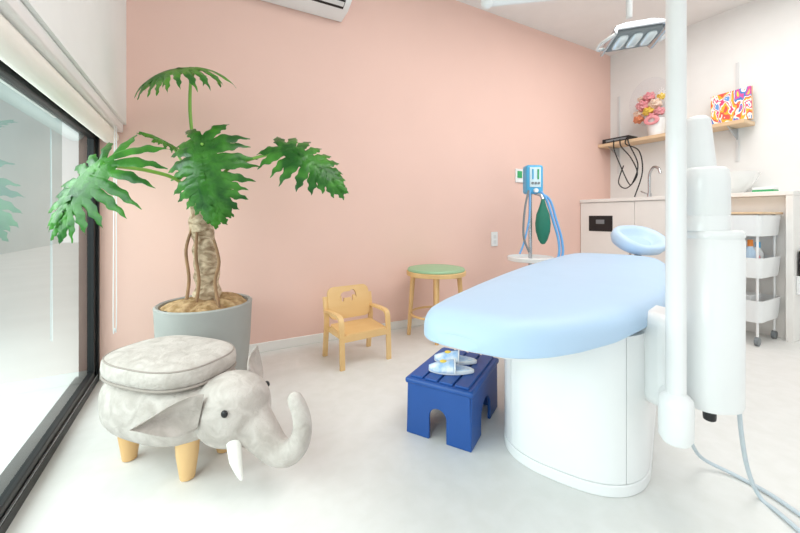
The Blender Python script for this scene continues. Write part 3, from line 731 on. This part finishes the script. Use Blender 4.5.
bm = NB(); box2(bm, (3.07, .93, .150), (3.24, 1.1, .30)); solo('white_box', bm, 'offwhite', 'white box lying in the lowest trolley basket', 'box', (3.14, 1.0, .150), bevel=.005)

# ------------------------------------------------------------------ wall shelf
SZ = 1.545
t = thing('wall_shelf', 'long pale wood shelf on slotted rails above the worktop', 'shelf', (3.71, 1.7, SZ))
bm = NB(); box2(bm, (3.6, 1.13, SZ-.03), (XR-.018, YB-.003, SZ)); obj('board', bm, 'shelfwood', t, root=t, smooth=False, bevel=.003)
for y in (1.24, 2.19):
    bm = NB(); box2(bm, (XR-.012, y-.010, 1.25), (XR-.001, y+.010, 2.05)); obj('rail', bm, 'offwhite', t, root=t, smooth=False)
    M = Matrix(((1, 0, 0, 0), (0, 0, 1, y-.004), (0, 1, 0, 0), (0, 0, 0, 1)))
    bm = NB(); prism(bm, [(3.63, SZ-.031), (XR-.012, SZ-.031), (XR-.012, SZ-.12)], .008, M); obj('bracket', bm, 'steel', t, root=t, smooth=False)
# things on the shelf
t = thing('recorder_box', 'flat black device at the left end of the wall shelf', 'device', (3.68, 2.1, SZ))
bm = NB(); box2(bm, (3.61, 1.98, SZ), (3.77, 2.24, SZ+.045)); bd = obj('case', bm, 'black', t, root=t, bevel=.004)
bm = NB(); box2(bm, (3.605, 2.0, SZ+.012), (3.612, 2.2, SZ+.03)); obj('front_strip', bm, 'grey', t, root=t)
for pts in ([(3.61, 2.12, SZ+.02), (3.58, 2.1, SZ-.08), (3.60, 2.05, 1.30), (3.62, 1.98, 1.12), (3.60, 1.93, 1.14), (3.62, 1.90, 1.3), (3.58, 1.96, 1.5), (3.62, 1.99, SZ+.02)], [(3.61, 2.06, SZ+.02), (3.575, 2.03, SZ-.06), (3.60, 1.95, 1.36), (3.61, 1.9, 1.2), (3.62, 2.0, 1.08), (3.62, 2.08, 1.14), (3.60, 2.02, 1.3)], [(3.61, 2.0, SZ+.02), (3.57, 1.98, SZ-.05), (3.6, 1.88, 1.42), (3.62, 1.86, 1.22), (3.62, 1.93, .99)]):
    bm = NB(); tube(bm, pts, .0055, 8, 6); obj('cable', bm, 'black', t, root=t)
fc = V((3.70, 1.83, SZ))
t = thing('flower_gift', 'clear bubble of pink flowers on a white pot on the shelf', 'decoration', fc)
bm = NB(); lathe(bm, [(.055, 0), (.06, .003), (.078, .16), (.072, .16), (.055, .12)], (0, -.05, 0), 28); obj('pot', bm, 'white', t)
bm = NB(); selli(bm, (0, .0, .335), (.10, .185, .225), nu=36, nv=20); obj('bubble', bm, 'bubble', t)
def flower(c, r, m, sd):
    bm = NB(); selli(bm, (0, 0, 0), (r, r, r*.85), nu=48, nv=24)
    for v in bm.verts:
        a = math.atan2(v.co.z, v.co.y); q = math.sqrt(v.co.y**2+v.co.z**2)/r
        v.co *= 1+.16*sin(5*a+q*9+sd)+.08*sin(9*a-q*14+sd)
        v.co += V(c)
    obj('flower', bm, m, t, ang=80)
for k, (x, y, z, r, m) in enumerate([(-.02, .05, .31, .055, 'pinkflower'), (-.02, -.05, .30, .05, 'creamflower'), (-.03, .0, .24, .045, 'yellow'), (.0, .1, .24, .045, 'creamflower'), (-.03, -.09, .22, .04, 'pinkflower'), (-.02, .0, .38, .045, 'pinkflower'), (-.03, -.03, .185, .04, 'pinkflower'), (-.03, .09, .185, .04, 'red'), (.0, -.09, .36, .032, 'yellow'), (.0, .08, .38, .03, 'creamflower')]): flower((x, y, z), r, m, k*1.3)
bm = NB(); torus(bm, .03, .012, Matrix.Translation((-.085, -.05, .14)) @ Matrix.Rotation(radians(80), 4, 'Y'), 24, 8, 1, 1.6); obj('ribbon_bow', bm, 'pinkflower', t)
t = thing('painting', 'bright multicoloured painting leaning on the wall at the shelf end', 'painting', (3.72, 1.24, SZ))
Mp = Matrix.Translation((3.71, 1.245, SZ+.002)) @ Matrix.Rotation(radians(9), 4, 'Y') @ Matrix.Rotation(radians(-4), 4, 'X')
bm = NB(); box(bm, (0, 0, .135), (.018, .25, .265), M=Mp); obj('canvas', bm, 'paint', t, root=t, smooth=False)
bm = NB(); box(bm, (.012, 0, .135), (.01, .26, .272), M=Mp); obj('backing', bm, 'shelfwood', t, root=t, smooth=False)

# ------------------------------------------------------------------ light
W = bpy.data.worlds.new('world'); S.world = W; W.use_nodes = True
bg = W.node_tree.nodes['Background']; bg.inputs['Color'].default_value = (.95, .98, 1, 1); bg.inputs['Strength'].default_value = 1.2
def area(name, loc, rot, sx, sy, e, col=(1, 1, 1)):
    l = bpy.data.lights.new(name, 'AREA'); l.shape = 'RECTANGLE'; l.size = sx; l.size_y = sy; l.energy = e; l.color = col
    o = bpy.data.objects.new(name, l); COL.objects.link(o); o.location = loc; o.rotation_euler = rot; return o
area('window_daylight', (-1.7, .6, 1.5), (0, radians(-65), 0), 1.6, 4.5, 140, (.98, .99, 1))
area('ceiling_fill', (1.3, .6, 2.45), (0, 0, 0), 1.2, 1.2, 20, (1, .99, .97))  # unseen fill light added under the ceiling to brighten the room
area('ceiling_fill', (2.7, .9, 2.47), (0, 0, 0), 1.0, 1.0, 20, (1, .99, .97))  # second added fill light, out of view, further to the right
S.view_settings.view_transform = 'Standard'
S.view_settings.look = 'None'

cam = bpy.data.cameras.new('camera'); co_ = bpy.data.objects.new('camera', cam); COL.objects.link(co_)
co_.location = (0, 0, H); co_.rotation_euler = (radians(90), 0, -YAW)
cam.sensor_width = 36; cam.lens = 36*FPX/800; cam.shift_y = -49.5/800; cam.clip_start = .02
S.camera = co_
